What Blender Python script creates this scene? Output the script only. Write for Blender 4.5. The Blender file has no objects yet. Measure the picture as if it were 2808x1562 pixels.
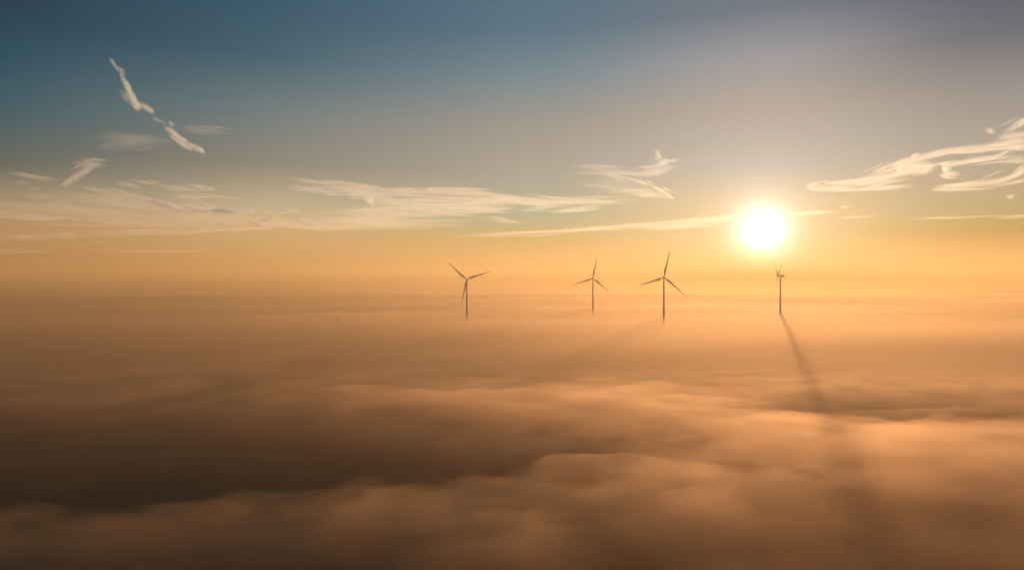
import bpy, bmesh, math, random
import numpy as np
from mathutils import Vector, Matrix

SC = bpy.context.scene
COL = SC.collection
R = math.radians

# ------------------------------------------------------------------ camera
CAM_Z = 120.0
F = 1897.0                     # focal length in photo pixels (2808 wide)
PITCH = R(-0.785)
cam_d = bpy.data.cameras.new('camera')
cam = bpy.data.objects.new('camera', cam_d)
COL.objects.link(cam)
cam_d.sensor_width = 36.0
cam_d.lens = F / 2808.0 * 36.0
cam_d.clip_start = 0.5
cam_d.clip_end = 200000.0
cam.location = (0, 0, CAM_Z)
cam.rotation_euler = (R(90) + PITCH, 0, 0)
SC.camera = cam


def ray(px, py):
    """World direction (forward component 1) through a photo pixel."""
    v = Vector(((px - 1404.0) / F, 1.0, (781.0 - py) / F))
    v.rotate(Matrix.Rotation(PITCH, 3, 'X'))
    return v / v.y


def at(px, py, dist):
    return Vector((0, 0, CAM_Z)) + ray(px, py) * dist


# ------------------------------------------------------------------ light
SUN_EL = R(3.45)
SUN_AZ = R(19.9)               # to the right of straight ahead (+Y)
SUN_DIR = Vector((math.sin(SUN_AZ) * math.cos(SUN_EL), math.cos(SUN_AZ) * math.cos(SUN_EL), math.sin(SUN_EL)))
sun_d = bpy.data.lights.new('sun', 'SUN')
sun_d.energy = 4.7
sun_d.angle = R(0.65)
sun_d.color = (1.0, 0.62, 0.37)
sun = bpy.data.objects.new('sun', sun_d)
COL.objects.link(sun)
sun.rotation_euler = SUN_DIR.to_track_quat('Z', 'Y').to_euler()
sun.location = (0, 0, 500)


class NT:
    """Tiny helper for node trees."""
    def __init__(self, tree):
        self.t = tree

    def n(self, kind, **kw):
        nd = self.t.nodes.new(kind)
        for k, v in kw.items():
            setattr(nd, k, v)
        return nd

    def put(self, sock, v):
        if isinstance(v, bpy.types.NodeSocket):
            self.t.links.new(v, sock)
        elif v is not None:
            sock.default_value = v

    def m(self, op, a, b=None, c=None, clamp=False):
        nd = self.n('ShaderNodeMath', operation=op, use_clamp=clamp)
        self.put(nd.inputs[0], a)
        self.put(nd.inputs[1], b)
        self.put(nd.inputs[2], c)
        return nd.outputs[0]

    def vm(self, op, a, b=None, scale=None):
        nd = self.n('ShaderNodeVectorMath', operation=op)
        self.put(nd.inputs[0], a)
        self.put(nd.inputs[1], b)
        if scale is not None:
            self.put(nd.inputs['Scale'], scale)
        return nd.outputs['Value'] if op in ('DOT_PRODUCT', 'LENGTH') else nd.outputs[0]

    def ramp(self, fac, stops, interp='EASE'):
        nd = self.n('ShaderNodeValToRGB')
        nd.color_ramp.interpolation = interp
        el = nd.color_ramp.elements
        while len(el) < len(stops):
            el.new(0.5)
        for e, (p, c) in zip(el, stops):
            e.position = p
            e.color = (*c, 1.0) if len(c) == 3 else c
        self.put(nd.inputs[0], fac)
        return nd.outputs[0]

    def rgb(self, c):
        nd = self.n('ShaderNodeRGB')
        nd.outputs[0].default_value = (*c, 1)
        return nd.outputs[0]


def lin(h):
    """sRGB hex to linear."""
    h = h.lstrip('#')
    o = []
    for i in (0, 2, 4):
        c = int(h[i:i + 2], 16) / 255.0
        o.append(c / 12.92 if c <= 0.04045 else ((c + 0.055) / 1.055) ** 2.4)
    return tuple(o)


world = bpy.data.worlds.new('World')
SC.world = world
world.use_nodes = True
wt = world.node_tree
wt.nodes.clear()
w = NT(wt)
out = w.n('ShaderNodeOutputWorld')
bg = w.n('ShaderNodeBackground')
bg.inputs['Strength'].default_value = 1.0
sky = w.n('ShaderNodeTexSky', sky_type='NISHITA', sun_disc=False)
sky.sun_elevation = SUN_EL
sky.sun_rotation = SUN_AZ
sky.altitude = 150
sky.air_density = 1.0
sky.dust_density = 1.5
sky.ozone_density = 2.0
SKY_STRENGTH = 0.06
skyc = w.vm('SCALE', sky.outputs[0], scale=SKY_STRENGTH)
tc = w.n('ShaderNodeTexCoord')
d = w.vm('NORMALIZE', tc.outputs['Generated'])
sep = w.n('ShaderNodeSeparateXYZ')
w.put(sep.inputs[0], d)
el = w.m('ARCSINE', w.m('MAXIMUM', sep.outputs[2], 0.0))
elf = w.m('DIVIDE', el, R(45), clamp=True)
# dusty evening air: colour by height above the horizon, at five bearings from the sun (degrees, positive to its left)
SKY = {
    -16.5: [(0.1, (0.927, 0.465, 0.154)), (1.6, (0.727, 0.391, 0.129)), (3.0, (0.449, 0.284, 0.093)), (5.0, (0.402, 0.339, 0.202)), (8.3, (0.361, 0.333, 0.279)), (12.2, (0.270, 0.255, 0.252)), (16.0, (0.108, 0.128, 0.163)), (19.5, (0.061, 0.072, 0.135)), (45.0, (0.027, 0.035, 0.092))],
    0: [(0.1, (0.970, 0.535, 0.179)), (1.6, (0.847, 0.529, 0.223)), (3.3, (0.660, 0.500, 0.270)), (5.5, (0.630, 0.482, 0.290)), (8.6, (0.418, 0.402, 0.379)), (12.7, (0.374, 0.328, 0.292)), (16.6, (0.271, 0.282, 0.315)), (19.9, (0.119, 0.160, 0.209)), (45.0, (0.069, 0.105, 0.160))],
    19: [(0.1, (0.878, 0.443, 0.148)), (1.6, (0.763, 0.433, 0.162)), (3.0, (0.590, 0.405, 0.172)), (5.0, (0.387, 0.408, 0.288)), (8.3, (0.363, 0.341, 0.285)), (12.2, (0.298, 0.284, 0.257)), (16.0, (0.152, 0.229, 0.270)), (19.5, (0.067, 0.153, 0.222)), (45.0, (0.025, 0.063, 0.121))],
    39.5: [(0.1, (0.592, 0.305, 0.099)), (1.6, (0.600, 0.345, 0.136)), (3.3, (0.588, 0.382, 0.177)), (5.5, (0.502, 0.411, 0.267)), (8.6, (0.242, 0.223, 0.184)), (12.7, (0.134, 0.184, 0.196)), (16.7, (0.030, 0.105, 0.150)), (20.0, (0.018, 0.083, 0.137)), (45.0, (0.010, 0.053, 0.100))],
    56: [(0.1, (0.421, 0.209, 0.070)), (1.6, (0.448, 0.235, 0.093)), (2.8, (0.466, 0.258, 0.118)), (4.8, (0.373, 0.276, 0.176)), (7.4, (0.108, 0.126, 0.110)), (11.0, (0.034, 0.097, 0.127)), (14.4, (0.003, 0.064, 0.108)), (17.4, (0.002, 0.037, 0.074)), (45.0, (0.002, 0.022, 0.054))],
}

flat = w.vm('NORMALIZE', w.vm('MULTIPLY', d, (1, 1, 0)))
azd = w.m('MULTIPLY', w.m('ARCTAN2', w.vm('DOT_PRODUCT', flat, (-math.cos(SUN_AZ), math.sin(SUN_AZ), 0.0)),
                         w.vm('DOT_PRODUCT', flat, (math.sin(SUN_AZ), math.cos(SUN_AZ), 0.0))), 180 / math.pi)
body = None
prev = None
for az_, rows in sorted(SKY.items()):
    c_ = w.ramp(elf, [(e_ / 45.0, v_) for e_, v_ in rows], 'LINEAR')
    if body is None:
        body = c_
    else:
        mr = w.n('ShaderNodeMapRange', interpolation_type='SMOOTHSTEP' if prev <= 0 else 'LINEAR')
        w.put(mr.inputs[0], azd)
        mr.inputs[1].default_value = prev
        mr.inputs[2].default_value = az_
        mx = w.n('ShaderNodeMix', data_type='RGBA')
        w.put(mx.inputs[0], mr.outputs[0])
        w.put(mx.inputs[6], body)
        w.put(mx.inputs[7], c_)
        body = mx.outputs[2]
    prev = az_
# aureole close round the sun
cosg = w.vm('DOT_PRODUCT', d, tuple(SUN_DIR))
ang = w.m('ARCCOSINE', w.m('MINIMUM', cosg, 1.0))
acc = body
for width, amp, c in ((R(3.0), 0.42, (0.85, 0.84, 0.80)), (R(0.80), 5.0, (0.95, 0.98, 1.0))):
    g = w.m('MULTIPLY', w.m('EXPONENT', w.m('DIVIDE', ang, -width)), amp)
    acc = w.vm('ADD', acc, w.vm('SCALE', w.rgb(c), scale=g))
mixsky = w.vm('ADD', acc, w.vm('SCALE', skyc, scale=0.12))
w.put(bg.inputs['Color'], mixsky)
wt.links.new(bg.outputs[0], out.inputs['Surface'])

SC.view_settings.view_transform = 'Standard'
SC.view_settings.look = 'None'
SC.view_settings.exposure = 0.0
SC.view_settings.gamma = 1.0
cy = SC.cycles
cy.use_denoising = True
cy.max_bounces = 16
cy.volume_bounces = 6
cy.transparent_max_bounces = 48
cy.sample_clamp_indirect = 6.0
cy.use_adaptive_sampling = True
cy.adaptive_threshold = 0.035
cy.adaptive_min_samples = 24

# ------------------------------------------------------------------ helpers


def tag(o, label=None, cat=None, group=None, kind=None):
    if label: o['label'] = label
    if cat: o['category'] = cat
    if group: o['group'] = group
    if kind: o['kind'] = kind
    return o


def mesh_obj(name, verts, faces, mat, parent=None, smooth=False):
    me = bpy.data.meshes.new(name)
    me.from_pydata([tuple(v) for v in verts], [], faces)
    me.update()
    if smooth:
        me.polygons.foreach_set('use_smooth', [True] * len(me.polygons))
    me.materials.append(mat)
    o = bpy.data.objects.new(name, me)
    COL.objects.link(o)
    o.parent = parent
    return o


def vol_mat(name, color, density, g, absorb=(0, 0, 0)):
    m = bpy.data.materials.new(name)
    m.use_nodes = True
    t = m.node_tree
    t.nodes.clear()
    o = t.nodes.new('ShaderNodeOutputMaterial')
    v = t.nodes.new('ShaderNodeVolumePrincipled')
    v.inputs['Color'].default_value = (*color, 1)
    v.inputs['Density'].default_value = density
    v.inputs['Anisotropy'].default_value = g
    v.inputs['Absorption Color'].default_value = (*absorb, 1)
    t.links.new(v.outputs[0], o.inputs['Volume'])
    m.cycles.homogeneous_volume = True
    return m


# ------------------------------------------------------------------ noise
def vnoise(x, y, seed):
    """Smooth 2-D value noise in -1..1 on arrays."""
    rng = np.random.RandomState(seed)
    tab = rng.rand(256, 256) * 2 - 1
    xi = np.floor(x).astype(np.int64)
    yi = np.floor(y).astype(np.int64)
    fx = x - xi
    fy = y - yi
    fx = fx * fx * fx * (fx * (fx * 6 - 15) + 10)
    fy = fy * fy * fy * (fy * (fy * 6 - 15) + 10)
    a = tab[xi % 256, yi % 256]
    b = tab[(xi + 1) % 256, yi % 256]
    c = tab[xi % 256, (yi + 1) % 256]
    e = tab[(xi + 1) % 256, (yi + 1) % 256]
    return (a * (1 - fx) + b * fx) * (1 - fy) + (c * (1 - fx) + e * fx) * fy


def fbm(x, y, scale, octaves, seed, gain=0.5, lac=2.07):
    s = 0
    amp = 1.0
    x = x / scale
    y = y / scale
    for i in range(octaves):
        s = s + amp * vnoise(x + 17.3 * i, y - 9.1 * i, seed + i)
        amp *= gain
        x, y = (x * 0.8 - y * 0.6) * lac, (x * 0.6 + y * 0.8) * lac
    return s


def smooth(a, b, v):
    t = np.clip((v - a) / (b - a), 0, 1)
    return t * t * (3 - 2 * t)


# ------------------------------------------------------------------ fog sea
FOG_TOP = 32.0


def plan(px, py, z=FOG_TOP):
    """Where a photo pixel meets the level z, as ground coordinates."""
    r = ray(px, py)
    k = (z - CAM_Z) / r.z
    return r.x * k, k


def crest(X, Y, pts, height, wnear, wfar):
    """Height of a billow along a crest line (x sorted points), steeper or gentler on its near and far sides."""
    xs = np.array([p[0] for p in pts])
    ys = np.array([p[1] for p in pts])
    hs = np.array([p[2] for p in pts])
    cy_ = np.interp(X, xs, ys)
    hh = np.interp(X, xs, hs)
    dy = Y - cy_ + 10 * fbm(X, Y * 0.7, 34, 3, 61, 0.6) * smooth(600, 350, Y)
    prof = np.where(dy < 0, np.exp(-(dy / wnear) ** 2), np.exp(-(dy / wfar) ** 2))
    return height * hh * prof


def crest_px(rows, height):
    o = []
    for px, py, h in rows:
        x, y = plan(px, py, FOG_TOP + height * h)
        o.append((x, y, h))
    o.sort()
    return o


FRONT = crest_px([(-900, 1450, .1), (0, 1435, .8), (200, 1395, .85), (381, 1362, 1.0), (500, 1376, .75), (620, 1357, 1.0), (760, 1370, .7),
                  (850, 1342, 1.0), (1000, 1340, .9), (1150, 1350, .75), (1404, 1325, .65), (1520, 1312, .9), (1650, 1345, .45), (1820, 1322, .8), (2000, 1335, .5),
                  (2200, 1300, .6), (2350, 1280, .8), (2500, 1245, 1.1), (2700, 1220, 1.2), (2808, 1215, 1.1), (3400, 1230, .7)], 9.0)
SECOND = crest_px([(-600, 1050, 0), (300, 1040, .2), (700, 1055, .5), (1000, 1085, .8), (1404, 1110, 1.0), (1700, 1130, 1.2), (1950, 1170, 1.1),
                   (2100, 1225, .9), (2300, 1270, .4), (2600, 1290, 0), (3300, 1290, 0)], 2.6)

THIRD = crest_px([(900, 1440, 0), (1404, 1425, .5), (1650, 1395, .9), (1900, 1385, .9), (2150, 1375, 1.0), (2400, 1390, .8), (2600, 1360, .7), (2808, 1345, .7), (3200, 1350, .3)], 5.0)


def fog_height(X, Y, veil=False):
    D = np.sqrt(X * X + Y * Y)
    h = np.full(X.shape, FOG_TOP)
    # long swells, drawn out across the view
    u = X * 0.96 + Y * 0.28
    v = -X * 0.28 + Y * 0.96
    h = h + 3.2 * fbm(u / 2.6, v, 260, 2, 3)
    h = h + smooth(900, 2500, D) * 4.5 * fbm(u / 3.0, v, 1100, 3, 11)
    # hollow on the left, where the fog is thin and the dark land shows
    cx, cyy = plan(250, 1280)
    hol = np.exp(-((X - cx) / 185) ** 2 - ((Y - cyy - (X - cx) * 0.02) / 72) ** 2)
    h = h - 30 * hol
    cx, cyy = plan(1000, 1290)
    h = h - 9 * np.exp(-((X - cx) / 85) ** 2 - ((Y - cyy) / 42) ** 2)
    # dark basin behind the right-hand billow
    cx, cyy = plan(2600, 1165)
    h = h - 10 * np.exp(-((X - cx) / 120) ** 2 - ((Y - cyy) / 75) ** 2)
    # a raised apron between the billows
    cx, cyy = plan(1830, 1235)
    h = h + 5.5 * np.exp(-((X - cx) / 120) ** 2 - ((Y - cyy) / 85) ** 2)
    # billows
    near = np.exp(-(D / 430) ** 2)
    h = h + crest(X, Y, SECOND, 2.6, 120, 90)
    puff = 1 + (0.75 if not veil else 0.5) * fbm(X / 1.2, Y, 24, 3, 51, 0.6)
    h = h + crest(X, Y, FRONT, 8.0, 62, 44) * puff
    h = h + crest(X, Y, THIRD, 5.5, 45, 22) * puff
    # the fog falls away below the camera
    h = h - (14 - 11 * np.tanh(X / 85)) * smooth(232, 115, Y + 0.10 * X + 25 * smooth(0, 80, X)) * smooth(-400, 0, Y)
    # thin fog over dark land at the near left
    h = h - 22 * smooth(20, -130, X + 0.3 * (Y - 200)) * smooth(252, 212, Y) * smooth(-200, 60, Y)
    if not veil:
        h = h + near * (3.8 * fbm(X / 1.5, Y, 46, 4, 21, 0.55) + 2.2 * fbm(X, Y, 14, 3, 31, 0.55) * smooth(500, 250, D))
    else:
        h = h + near * (2.5 * fbm(X / 1.5, Y, 50, 3, 41))
    return h


def fog_body(name, mat, lift, extent, n, veil, bottom):
    s = 260.0
    um = math.asinh(extent / s)
    ax = s * np.sinh(np.linspace(-um, um, n))
    ay = s * np.sinh(np.linspace(-um, um, n)) + 200.0
    X, Y = np.meshgrid(ax, ay, indexing='ij')
    Z0 = fog_height(X, Y, veil)
    DD = np.sqrt(X * X + (Y - 300) ** 2)
    Z = Z0 + lift - 7 * smooth(560, 260, DD) if lift < 2 else Z0 + lift * (0.6 + 0.4 * smooth(300, 700, np.sqrt(X * X + Y * Y))) * (0.25 + 0.75 * smooth(4, 26, Z0))
    Z = np.maximum(Z, 1.5 if not veil else 6.0)
    # close the rim
    top = np.stack([X, Y, Z], -1).reshape(-1, 3)
    idx = np.arange(n * n).reshape(n, n)
    q = np.stack([idx[:-1, :-1], idx[1:, :-1], idx[1:, 1:], idx[:-1, 1:]], -1).reshape(-1, 4)
    rim = np.concatenate([idx[:, 0], idx[-1, 1:], idx[-2::-1, -1], idx[0, -2:0:-1]])
    low = top[rim].copy()
    low[:, 2] = bottom
    nl = len(rim)
    li = n * n + np.arange(nl)
    side = np.stack([rim, li, np.roll(li, -1), np.roll(rim, -1)], -1)
    verts = np.concatenate([top, low])
    nq = len(q) + len(side)
    loops = np.concatenate([q.reshape(-1), side.reshape(-1), li[::-1]])
    me = bpy.data.meshes.new(name)
    me.vertices.add(len(verts))
    me.vertices.foreach_set('co', verts.reshape(-1))
    me.loops.add(len(loops))
    me.loops.foreach_set('vertex_index', loops)
    me.polygons.add(nq + 1)
    starts = np.concatenate([np.arange(nq) * 4, [nq * 4]])
    me.polygons.foreach_set('loop_start', starts)
    me.update(calc_edges=True)
    me.validate()
    me.materials.append(mat)
    o = bpy.data.objects.new(name, me)
    COL.objects.link(o)
    return o


for share, lift_ in ((0.004, 1.0), (0.010, -5.0)):      # the fog thickens downwards
    fog = fog_body('fog', vol_mat('dense_fog', (0.73, 0.52, 0.35), share, 0.58), lift_, 27000.0 + 50 * lift_, 640, False, -1.0 + 0.05 * lift_)
    tag(fog, kind='stuff')
veil = fog_body('mist', vol_mat('thin_mist', (0.77, 0.58, 0.41), 0.0036, 0.63), 13.0, 27500.0, 420, True, -1.2)
tag(veil, kind='stuff')



def wisp_layer():
    """Torn, feathery fog lying along the top of the near fog: a shell that follows its surface, filled with uneven density."""
    n = 190
    ax = np.linspace(-680, 700, n)
    ay = np.linspace(70, 720, n)
    X, Y = np.meshgrid(ax, ay, indexing='ij')
    fade = smooth(0, 160, X + 680) * smooth(0, 160, 700 - X) * smooth(0, 30, Y - 70) * smooth(0, 330, 720 - Y) * (0.2 + 0.8 * smooth(4, 26, fog_height(X, Y, True)))
    base = fog_height(X, Y, True)
    hi = np.maximum(base, 5) + 0.25 + 11 * fade * (1 + 0.25 * fbm(X, Y, 35, 3, 77))
    lo = np.maximum(base, 5) - np.minimum(11 * fade, np.maximum(base, 5) - 2)
    idx = np.arange(n * n).reshape(n, n)
    vt = np.stack([X, Y, hi], -1).reshape(-1, 3)
    vb = np.stack([X, Y, lo], -1).reshape(-1, 3)
    q = np.stack([idx[:-1, :-1], idx[1:, :-1], idx[1:, 1:], idx[:-1, 1:]], -1).reshape(-1, 4)
    rim = np.concatenate([idx[:, 0], idx[-1, 1:], idx[-2::-1, -1], idx[0, -2:0:-1]])
    side = np.stack([rim, rim + n * n, np.roll(rim, -1) + n * n, np.roll(rim, -1)], -1)
    m = bpy.data.materials.new('torn_fog')
    m.use_nodes = True
    t = NT(m.node_tree)
    m.node_tree.nodes.clear()
    o = t.n('ShaderNodeOutputMaterial')
    v = t.n('ShaderNodeVolumePrincipled')
    g = t.n('ShaderNodeNewGeometry')
    nz = t.n('ShaderNodeTexNoise')
    nz.inputs['Scale'].default_value = 1.0
    nz.inputs['Detail'].default_value = 4
    nz.inputs['Roughness'].default_value = 0.56
    nz.inputs['Distortion'].default_value = 0.6
    t.put(nz.inputs['Vector'], t.vm('MULTIPLY', g.outputs['Position'], (1 / 48.0, 1 / 32.0, 1 / 12.0)))
    mr = t.n('ShaderNodeMapRange')
    t.put(mr.inputs[0], nz.outputs[0])
    mr.inputs[1].default_value = 0.38
    mr.inputs[2].default_value = 0.72
    mr.inputs[4].default_value = 0.022
    t.put(v.inputs['Density'], mr.outputs[0])
    v.inputs['Color'].default_value = (0.76, 0.55, 0.39, 1)
    v.inputs['Anisotropy'].default_value = 0.60
    t.put(o.inputs['Volume'], v.outputs[0])
    m.cycles.volume_step_rate = 0.12
    ob = mesh_obj('mist', np.concatenate([vt, vb]).tolist(), q.tolist() + (q[:, ::-1] + n * n).tolist() + side.tolist(), m)
    tag(ob, kind='stuff')


wisp_layer()

# ------------------------------------------------------------------ ground


def ground():
    m = bpy.data.materials.new('dark_farmland')
    m.use_nodes = True
    t = NT(m.node_tree)
    b = m.node_tree.nodes['Principled BSDF']
    g = t.n('ShaderNodeNewGeometry')
    nz = t.n('ShaderNodeTexNoise')
    nz.inputs['Scale'].default_value = 0.006
    nz.inputs['Detail'].default_value = 8
    t.put(nz.inputs['Vector'], g.outputs['Position'])
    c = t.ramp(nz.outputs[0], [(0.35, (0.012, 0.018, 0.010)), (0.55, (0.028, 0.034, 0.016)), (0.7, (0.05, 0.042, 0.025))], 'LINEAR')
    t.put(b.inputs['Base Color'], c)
    b.inputs['Roughness'].default_value = 0.95
    e = 29000.0
    n = 60
    ax = 400 * np.sinh(np.linspace(-math.asinh(e / 400), math.asinh(e / 400), n))
    vs = []
    for x in ax:
        for y in ax:
            vs.append((x, y, 0.6 * math.sin(x * 0.004) * math.cos(y * 0.005)))
    fs = [(i * n + j, (i + 1) * n + j, (i + 1) * n + j + 1, i * n + j + 1) for i in range(n - 1) for j in range(n - 1)]
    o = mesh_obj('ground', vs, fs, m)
    tag(o, kind='structure')


ground()

# ------------------------------------------------------------------ air
bm = bmesh.new()
bmesh.ops.create_cube(bm, size=1.0)
H = 30000.0
for v_ in bm.verts:
    v_.co = Vector((v_.co.x * 2 * H, v_.co.y * 2 * H, -3.0 if v_.co.z < 0 else 182.0))
me = bpy.data.meshes.new('haze')
bm.to_mesh(me)
bm.free()
me.materials.append(vol_mat('pale_haze', (0.39, 0.35, 0.255), 0.00043, 0.42, (0.74, 0.50, 0.15)))
haze = bpy.data.objects.new('haze', me)
COL.objects.link(haze)
tag(haze, kind='stuff')

# ------------------------------------------------------------------ turbines


def paint(name, col, rough):
    m = bpy.data.materials.new(name)
    m.use_nodes = True
    t = NT(m.node_tree)
    b = m.node_tree.nodes['Principled BSDF']
    nz = t.n('ShaderNodeTexNoise')
    nz.inputs['Scale'].default_value = 0.4
    nz.inputs['Detail'].default_value = 6
    tcn = t.n('ShaderNodeTexCoord')
    t.put(nz.inputs['Vector'], tcn.outputs['Object'])
    c = t.ramp(nz.outputs[0], [(0.3, tuple(x * 0.86 for x in col)), (0.7, col)], 'LINEAR')
    t.put(b.inputs['Base Color'], c)
    b.inputs['Roughness'].default_value = rough
    return m


WHITE = paint('light_grey_paint', (0.56, 0.53, 0.49), 0.45)
CONC = paint('pale_concrete', (0.42, 0.41, 0.38), 0.85)


def lathe(profile, seg=32, axis='Z'):
    vs, fs = [], []
    for r_, z in profile:
        for k in range(seg):
            a = 2 * math.pi * k / seg
            vs.append((r_ * math.cos(a), r_ * math.sin(a), z) if axis == 'Z' else (r_ * math.cos(a), z, r_ * math.sin(a)))
    for i in range(len(profile) - 1):
        for k in range(seg):
            k2 = (k + 1) % seg
            fs.append((i * seg + k, i * seg + k2, (i + 1) * seg + k2, (i + 1) * seg + k))
    fs.append(tuple(range(seg))[::-1])
    b = (len(profile) - 1) * seg
    fs.append(tuple(range(b, b + seg)))
    return vs, fs


def blade_mesh(L):
    """Blade along +Z from the hub; chord along X (trailing edge to -X), thickness along Y, twisted and tapered."""
    st = [(0.03, 1.9, 1.9, 0.0), (0.07, 1.9, 1.8, 0), (0.11, 2.4, 1.5, 0.25), (0.16, 3.7, 1.15, 0.55), (0.22, 4.3, 0.95, 0.75),
          (0.30, 3.9, 0.78, 0.75), (0.42, 3.1, 0.58, 0.75), (0.55, 2.45, 0.44, 0.75), (0.70, 1.85, 0.32, 0.75), (0.84, 1.35, 0.22, 0.75),
          (0.93, 1.0, 0.15, 0.75), (0.975, 0.7, 0.10, 0.8), (1.0, 0.15, 0.04, 0.9)]
    vs, fs = [], []
    seg = 20
    for f, ch, th, sh in st:
        tw = R(20) * (1 - f) ** 2
        for k in range(seg):
            a = 2 * math.pi * k / seg
            cx = math.cos(a) * 0.5
            cyy = math.sin(a) * 0.5 * (1 - sh * 0.45 * (0.5 - cx))      # fuller towards the leading edge
            x = (cx - 0.28 * sh) * ch + 0.18 * sh * 1.9
            y = cyy * th
            xr = x * math.cos(tw) - y * math.sin(tw)
            yr = x * math.sin(tw) + y * math.cos(tw)
            yr -= 1.6 * f * f                                          # a little prebend upwind
            vs.append((xr, yr, f * L))
    for i in range(len(st) - 1):
        for k in range(seg):
            k2 = (k + 1) % seg
            fs.append((i * seg + k, i * seg + k2, (i + 1) * seg + k2, (i + 1) * seg + k))
    fs.append(tuple(range(seg))[::-1])
    b = (len(st) - 1) * seg
    fs.append(tuple(range(b, b + seg)))
    me = bpy.data.meshes.new('blade')
    me.from_pydata(vs, [], fs)
    me.update()
    me.polygons.foreach_set('use_smooth', [True] * len(me.polygons))
    me.materials.append(WHITE)
    return me


BL = 50.0
BLADE = blade_mesh(BL)
GROUP = 'wind turbines rising out of the fog'


def turbine(px, py, dist, yaw, angles, label, overhang=4.6, tilt=5.0, blade_len=50.0):
    """px, py: the hub in the photo. yaw: heading of the rotor, 0 = facing the camera (-Y), positive turns it to the left (-X)."""
    hub = at(px, py, dist)
    hx, hy = -math.sin(R(yaw)), -math.cos(R(yaw))          # where the rotor points
    base = Vector((hub.x - hx * overhang, hub.y - hy * overhang, 0))
    hh = hub.z
    root = bpy.data.objects.new('wind_turbine', None)
    COL.objects.link(root)
    root.location = base
    tag(root, label, 'wind turbine', GROUP)
    top = hh - 2.2
    prof = [(3.3, 0.0), (3.3, 0.5), (2.9, 0.6)]
    for k in range(1, 25):
        f = k / 24.0
        prof.append((2.55 - 1.2 * f ** 0.9, 0.6 + (top - 0.6) * f))
    vs, fs = lathe(prof, 40)
    tower = mesh_obj('tower', vs, fs, WHITE, root, True)
    # door and steps at the foot
    dvs, dfs = [], []

    def box(x0, x1, y0, y1, z0, z1, vl, fl):
        b = len(vl)
        vl += [(x0, y0, z0), (x1, y0, z0), (x1, y1, z0), (x0, y1, z0), (x0, y0, z1), (x1, y0, z1), (x1, y1, z1), (x0, y1, z1)]
        fl += [tuple(b + q for q in f_) for f_ in ((3, 2, 1, 0), (4, 5, 6, 7), (0, 1, 5, 4), (1, 2, 6, 5), (2, 3, 7, 6), (3, 0, 4, 7))]
    yawm = Matrix.Rotation(-R(yaw), 4, 'Z')                # -Y turned to the rotor's heading
    # nacelle: egg-shaped body behind the rotor, axis along local -Y
    prof = [(1.3, -2.3), (1.75, -1.6), (2.15, -0.4), (2.35, 1.2), (2.4, 3.0), (2.25, 5.0), (1.85, 6.8), (1.25, 8.1), (0.5, 8.8)]
    vs, fs = lathe(prof, 32, 'Y')
    tl = Matrix.Translation((0, 0, hh)) @ yawm @ Matrix.Rotation(R(-tilt), 4, 'X')
    vs = [tl @ Vector((x * 0.92, y, z * 0.98)) for x, y, z in vs]
    nac = mesh_obj('nacelle', vs, fs, WHITE, root, True)
    vv, ff = [], []
    box(-0.9, 0.9, 5.0, 6.6, 1.9, 3.0, vv, ff)             # cooler on the roof
    box(-0.06, 0.06, 6.9, 7.02, 1.5, 4.2, vv, ff)
    box(-0.7, 0.7, 6.9, 7.02, 3.9, 4.0, vv, ff)
    mesh_obj('weather_mast', [tl @ Vector(p) for p in vv], ff, WHITE, nac)
    # rotor: spinner, then three blades
    rt = Matrix.Translation((0, 0, 0))
    prof = [(1.45, -overhang + 2.2), (1.75, -overhang + 1.2), (1.7, -overhang), (1.35, -overhang - 1.1), (0.8, -overhang - 1.9), (0.2, -overhang - 2.25)]
    vs, fs = lathe(prof, 28, 'Y')
    hubo = mesh_obj('hub', [tl @ Vector(p) for p in vs], fs, WHITE, root, True)
    for a in angles:
        o = bpy.data.objects.new('blade', BLADE)
        COL.objects.link(o)
        o.parent = root
        # seen from in front: photo angle a measured counter-clockwise from +X. Local frame of the rotor: X right, Z up
        s_ = blade_len / BL
        o.matrix_basis = tl @ Matrix.Translation((0, -overhang, 0)) @ Matrix.Rotation(R(90 - a), 4, 'Y') @ Matrix.Diagonal((s_, s_, s_, 1))
    # concrete foot
    vs, fs = lathe([(7.5, 0.0), (7.5, 0.35), (4.2, 0.9), (3.2, 0.95)], 40)
    mesh_obj('foundation', vs, fs, CONC, root)
    vv, ff = [], []
    box(-0.6, 0.6, -3.05, -2.4, 1.4, 3.8, vv, ff)
    mesh_obj('door', [yawm @ Vector(p) for p in vv], ff, CONC, root)
    vv, ff = [], []
    for k in range(4):
        box(-0.8, 0.8, -4.4 + 0.35 * k, -4.05 + 0.35 * k, 0.7, 0.95 + 0.12 * k, vv, ff)
    mesh_obj('steps', [yawm @ Vector(p) for p in vv], ff, CONC, root)
    return root


turbine(1279.5, 766, 1378, 3, (17.8, 138.5, 258.5), 'leftmost wind turbine, its blades in a Y with one pointing down beside the tower')
turbine(1626, 763, 1620, 6, (78.9, 198.5, 319.5), 'smaller of the two wind turbines with one blade upright, left of its larger twin')
turbine(1821, 760.6, 1275, 8, (77.8, 198.4, 318.2), 'largest wind turbine, one blade upright and two drooping, between its smaller twin and the sun')
turbine(2133, 756, 1500, 79 + 21, (35, 155, 275), 'pale wind turbine seen side-on right under the sun, nearly lost in glare', overhang=5.4, tilt=6, blade_len=50)

# ------------------------------------------------------------------ high clouds
# Each cloud is made of soft wisps: ellipsoids of thin ice cloud with streaky density, lit by the sun.
# rows: photo x, y, half length, half width (photo pixels), slope (degrees, clockwise), optical depth
WISP_MATS = {}


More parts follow.
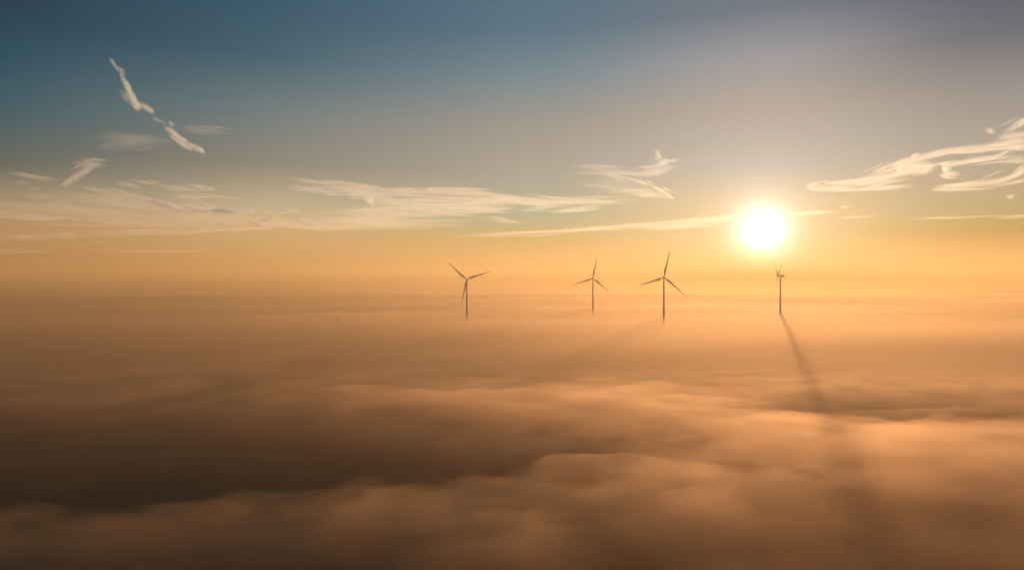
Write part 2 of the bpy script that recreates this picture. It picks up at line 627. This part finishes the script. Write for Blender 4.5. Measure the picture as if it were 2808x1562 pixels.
def wisp_mat(tau, depth, kind):
    key = (round(tau, 2), kind)
    if key in WISP_MATS:
        return WISP_MATS[key]
    m = bpy.data.materials.new('ice_cloud')
    m.use_nodes = True
    t = NT(m.node_tree)
    m.node_tree.nodes.clear()
    o = t.n('ShaderNodeOutputMaterial')
    v = t.n('ShaderNodeVolumePrincipled')
    tcn = t.n('ShaderNodeTexCoord')
    p = tcn.outputs['Object']
    info = t.n('ShaderNodeObjectInfo')
    r2 = t.vm('DOT_PRODUCT', p, p)
    fall = t.m('SUBTRACT', 1.0, r2, clamp=True)
    fall = t.m('POWER', fall, 2.1)
    off = t.m('MULTIPLY', info.outputs['Random'], 57.0)
    q = t.vm('ADD', t.vm('MULTIPLY', p, (1.0, 0.9, 6.5) if kind == 'streak' else (3.0, 1.4, 2.4)), t.vm('SCALE', (1.0, 0.7, 0.4), scale=off))
    nz = t.n('ShaderNodeTexNoise')
    nz.inputs['Scale'].default_value = 1.5
    nz.inputs['Detail'].default_value = 6
    nz.inputs['Roughness'].default_value = 0.6
    nz.inputs['Distortion'].default_value = 0.9
    t.put(nz.inputs['Vector'], q)
    mr = t.n('ShaderNodeMapRange')
    t.put(mr.inputs[0], nz.outputs[0])
    mr.inputs[1].default_value = 0.40 if kind == 'streak' else 0.44
    mr.inputs[2].default_value = 0.70 if kind == 'streak' else 0.64
    dens = t.m('MULTIPLY', t.m('MULTIPLY', fall, mr.outputs[0]), tau / depth * 4.0)
    t.put(v.inputs['Density'], dens)
    v.inputs['Color'].default_value = (0.84, 0.94, 1.0, 1)
    v.inputs['Anisotropy'].default_value = 0.5
    t.put(o.inputs['Volume'], v.outputs[0])
    m.cycles.volume_step_rate = 1.0
    WISP_MATS[key] = m
    return m


bm = bmesh.new()
bmesh.ops.create_icosphere(bm, subdivisions=3, radius=1.0)
ICO = bpy.data.meshes.new('wisp')
bm.to_mesh(ICO)
bm.free()
ICO.materials.append(None)
CLOUD_GROUP = 'thin high clouds in the evening sky'


def cloud(name, label, cat, dist, rows, kind='streak', dens=1.0, group=CLOUD_GROUP):
    cx = sum(r_[0] for r_ in rows) / len(rows)
    cyy = sum(r_[1] for r_ in rows) / len(rows)
    root = bpy.data.objects.new(name, None)
    COL.objects.link(root)
    root.location = at(cx, cyy, dist)
    tag(root, label, cat, group)
    rnd = random.Random(len(rows) * 7 + int(dist))
    if kind == 'streak':                       # fine fibres drawn out beside each wisp
        rows = [(a, b, c, e, f, g_ * 0.8) for a, b, c, e, f, g_ in rows] + [
            (a + rnd.uniform(-.7, .7) * c, b + rnd.uniform(-1.3, 1.3) * (e + 1.5), c * rnd.uniform(.4, .9), max(1.6, e * rnd.uniform(.18, .34)),
             f + rnd.uniform(-4, 4), g_ * rnd.uniform(.5, .95)) for a, b, c, e, f, g_ in rows for _ in range(2)]
    for px, py, hl, hw, an, tau in rows:
        dd = dist * (1 + rnd.uniform(-0.02, 0.02))
        c = at(px, py, dd)
        k = dd / F
        ry = max(170.0, hw * k * 1.6)
        o = bpy.data.objects.new('wisp', ICO)
        COL.objects.link(o)
        o.parent = root
        o.material_slots[0].link = 'OBJECT'
        o.material_slots[0].material = wisp_mat(tau * dens, 250.0, kind)
        o.location = c - root.location
        o.rotation_euler = (0, R(an), -math.atan2(px - 1404.0, F))
        o.scale = (hl * k * 1.15, ry, hw * k * (1.6 if kind == 'streak' else 1.25))
    return root


cloud('contrail', 'broken puffy white contrail slanting down across the dark blue upper left sky', 'contrail', 13000, [
    (312, 175, 20, 6, 55, .5), (330, 193, 16, 8, 30, .5), (336, 212, 16, 7, 70, .45),
    (348, 235, 24, 9, 62, 1.4), (362, 266, 32, 10, 60, 1.6), (343, 266, 22, 9, 55, .8), (372, 288, 20, 11, 40, 1.5), (398, 294, 26, 9, 25, .9),
    (412, 303, 16, 7, 35, .6), (430, 328, 14, 5, 20, .4), (448, 336, 12, 3, 30, .3), (470, 340, 10, 6, 40, .5),
    (462, 356, 14, 7, 30, 1.0), (480, 368, 24, 8, 40, 1.3), (500, 383, 20, 7, 25, 1.1), (478, 380, 20, 5, 38, .9), (505, 398, 28, 7, 30, 1.5),
    (535, 405, 28, 8, 25, 1.7), (550, 410, 14, 6, 35, 1.2)], 'puff', dens=1.6)
cloud('cirrus_cloud', 'faint flat veil of cirrus crossing behind the lower end of the contrail', 'cloud', 16000, [
    (370, 384, 115, 14, -3, .16), (552, 357, 75, 11, 2, .17), (340, 398, 80, 15, -12, .12)], dens=1.5)
cloud('cirrus_cloud', 'wispy cirrus hook with a bright upright tuft near the left picture edge', 'cloud', 20000, [
    (245, 450, 40, 11, 0, .35), (225, 472, 34, 9, -30, .55), (195, 490, 30, 6, -40, .4), (175, 505, 22, 5, -40, .35),
    (75, 482, 48, 5, 8, .4), (140, 492, 34, 5, -5, .4), (60, 505, 24, 4, 15, .4), (85, 516, 26, 4, 12, .4), (110, 540, 42, 9, 5, .2), (165, 562, 36, 11, -10, .32)], dens=3.30)
cloud('cirrus_cloud', 'long fibrous cirrus streak sloping down from left to the picture middle', 'cloud', 22000, [
    (290, 527, 60, 6, 12, .5), (380, 543, 62, 8, 14, .5), (450, 560, 62, 8, 14, .55), (530, 572, 62, 8, 9, .6), (620, 580, 72, 8, 0, .6),
    (680, 577, 26, 7, 8, .4), (470, 573, 80, 3, 10, .45), (500, 516, 62, 6, 3, .4), (560, 516, 32, 5, 5, .5), (530, 538, 62, 4, 0, .45),
    (620, 541, 48, 2.5, 2, .4), (400, 500, 50, 4, 5, .2), (350, 505, 32, 4, 10, .25), (560, 560, 42, 4, 5, .35), (770, 578, 62, 7, 0, .4),
    (820, 603, 32, 5, 20, .5), (850, 614, 32, 4, 20, .4), (705, 615, 42, 4, 20, .4), (740, 598, 52, 7, -20, .25)], dens=3.43)
cloud('cirrus_cloud', 'low golden cirrus bands stacked just above the fog at the left', 'cloud', 30000, [
    (50, 588, 100, 7, 2, .45), (130, 597, 70, 4, -3, .35), (330, 608, 190, 7, 3, .28), (480, 630, 210, 4, -3, .32), (90, 650, 75, 5, -5, .32),
    (170, 645, 62, 4, 0, .25), (400, 640, 190, 4, -4, .2), (620, 628, 160, 5, -3, .25), (850, 621, 170, 6, 2, .25), (450, 688, 150, 3, -1, .2), (60, 690, 90, 4, 0, .15),
    (200, 578, 250, 13, 2, .10), (600, 602, 260, 14, 0, .10), (320, 556, 200, 12, 6, .08), (1000, 612, 300, 14, 0, .08)], dens=4.03)
cloud('cirrus_cloud', 'broad layered white cirrus bank in the middle, above the leftmost turbine', 'cloud', 21000, [
    (870, 500, 72, 5, 6, .5), (970, 506, 80, 6, 7, .5), (860, 521, 82, 6, 3, .7), (970, 521, 84, 9, 2, .7), (1180, 520, 14, 4, 0, .9),
    (1260, 523, 95, 4, 3, .6), (1000, 535, 62, 7, 0, .5), (1013, 550, 24, 7, 40, .6), (1150, 543, 185, 18, 1, .7), (1290, 540, 165, 15, 3, .55),
    (1200, 562, 205, 14, 0, .6), (1100, 580, 190, 14, 0, .5), (1400, 547, 190, 9, 4, .55), (1550, 553, 170, 7, 2, .5), (1000, 597, 125, 11, 0, .5),
    (930, 586, 125, 9, -3, .38), (1300, 577, 125, 8, -4, .45), (1480, 570, 62, 5, -3, .3), (1380, 602, 52, 5, 12, .4), (1580, 575, 85, 6, -3, .35)], dens=1.64)
cloud('cirrus_cloud', 'fan of fine cirrus fibres ending in a curved bright rim, left of the sun', 'cloud', 19000, [
    (1640, 455, 92, 3, 4, .25), (1700, 474, 125, 6, 3, .32), (1800, 468, 62, 12, -10, .36), (1815, 445, 22, 6, -10, .4), (1806, 424, 20, 7, 60, .35),
    (1840, 443, 32, 4, -8, .4), (1700, 485, 62, 3, 10, .5), (1760, 500, 42, 3.5, 20, .6), (1810, 520, 32, 3.5, 32, .7), (1835, 537, 16, 4, 40, .8),
    (1700, 500, 105, 12, 5, .15), (1740, 525, 115, 10, 4, .3), (1790, 535, 62, 7, 4, .4), (1630, 541, 115, 5, 0, .3)], dens=0.94)
cloud('cirrus_cloud', 'long thin cloud streak running through the top of the sun', 'cloud', 32000, [
    (1400, 640, 170, 5, -3, .4), (1600, 628, 190, 5, -4, .45), (1760, 617, 170, 6, -4, .5), (1950, 602, 125, 8, -3, .7), (2080, 586, 60, 6, 0, .3),
    (2190, 587, 65, 5, -2, .7), (2250, 583, 45, 3, -2, .5), (1860, 622, 125, 6, -2, .5)], dens=1.20)
cloud('cirrus_cloud', 'bright ragged white cloud with a rounded left tip, right of the sun', 'cloud', 18000, [
    (2255, 510, 44, 11, 0, 1.3), (2320, 509, 72, 12, -2, 1.1), (2400, 516, 95, 6, 1, .6), (2370, 495, 95, 9, -8, .6), (2450, 480, 85, 9, -12, .45),
    (2430, 460, 52, 7, -18, .35), (2490, 445, 52, 12, -15, .7), (2509, 430, 14, 6, -50, .8), (2472, 456, 26, 8, -50, .7), (2520, 465, 42, 13, 0, .6),
    (2540, 450, 18, 8, 20, .5), (2600, 415, 85, 8, -6, .7), (2700, 408, 95, 8, -1, .6), (2560, 425, 42, 7, -15, .5), (2620, 445, 155, 4, -2, .55),
    (2680, 438, 62, 6, -6, .7), (2740, 425, 36, 5, -30, .55), (2790, 440, 62, 5, 0, .45), (2595, 458, 14, 13, 0, .7), (2605, 478, 26, 8, 5, .8),
    (2615, 448, 22, 7, 0, .5), (2760, 390, 62, 6, -3, .5), (2790, 370, 52, 9, 0, .45), (2715, 357, 16, 6, 20, .3), (2790, 345, 42, 7, -25, .35),
    (2805, 330, 32, 6, -20, .35), (2810, 400, 52, 9, 0, .5)], dens=1.49)
cloud('cirrus_cloud', 'lower tapering cirrus tail at the right picture edge, under the ragged cloud', 'cloud', 18500, [
    (2610, 512, 52, 7, -5, .6), (2680, 505, 95, 7, -8, .6), (2760, 490, 62, 7, -20, .5), (2800, 470, 32, 9, -30, .5), (2780, 500, 62, 4, -10, .45),
    (2650, 520, 75, 3, 0, .4)], dens=1.4)
cloud('cirrus_cloud', 'tiny cloud flecks and a hairline streak low in the sky right of the sun', 'cloud', 26000, [
    (2770, 537, 13, 3, -5, .6), (2317, 567, 15, 3, 0, .5), (2340, 597, 65, 2, 0, .35), (2650, 595, 150, 2.5, 0, .4), (2790, 593, 65, 2.5, -2, .4)])

# ------------------------------------------------------------------ bird


def bird(px, py, dist, label):
    """A crow-sized bird gliding: one continuous body with spread wings."""
    vs, fs = [], []
    seg = 10
    prof = [(-0.30, .012, .005), (-0.24, .05, .012), (-0.14, .04, .03), (-0.04, .055, .055), (0.06, .055, .055), (0.13, .038, .04),
            (0.17, .034, .036), (0.205, .024, .026), (0.225, .010, .010), (0.25, .003, .003)]
    for x, a, b in prof:
        for k in range(seg):
            t_ = 2 * math.pi * k / seg
            vs.append((x, a * math.cos(t_), b * math.sin(t_)))
    for i in range(len(prof) - 1):
        for k in range(seg):
            k2 = (k + 1) % seg
            fs.append((i * seg + k, i * seg + k2, (i + 1) * seg + k2, (i + 1) * seg + k))
    for s_ in (-1, 1):
        sec = [(0.0, .11, -.07, .0, .02), (.12, .12, -.08, .05, .018), (.27, .10, -.07, .09, .014), (.40, .04, -.10, .08, .008), (.50, -.05, -.11, .05, .003)]
        b = len(vs)
        for y, le, te, z, th in sec:
            vs += [(le, s_ * (.03 + y), z), ((le * .6 + te * .4), s_ * (.03 + y), z + th), (te, s_ * (.03 + y), z), ((le * .6 + te * .4), s_ * (.03 + y), z - th * .4)]
        for i in range(len(sec) - 1):
            for k in range(4):
                k2 = (k + 1) % 4
                fs.append((b + i * 4 + k, b + i * 4 + k2, b + i * 4 + 4 + k2, b + i * 4 + 4 + k))
        fs.append(tuple(b + (len(sec) - 1) * 4 + k for k in range(4)))
    o = mesh_obj('bird', vs, fs, paint('black_feathers', (0.02, 0.02, 0.022), 0.6), None, True)
    o.location = at(px, py, dist)
    o.rotation_euler = (R(38), R(-10), R(35))
    tag(o, label, 'bird')


bird(927.8, 874, 190, 'tiny dark bird gliding over the fog, far left of the turbines')
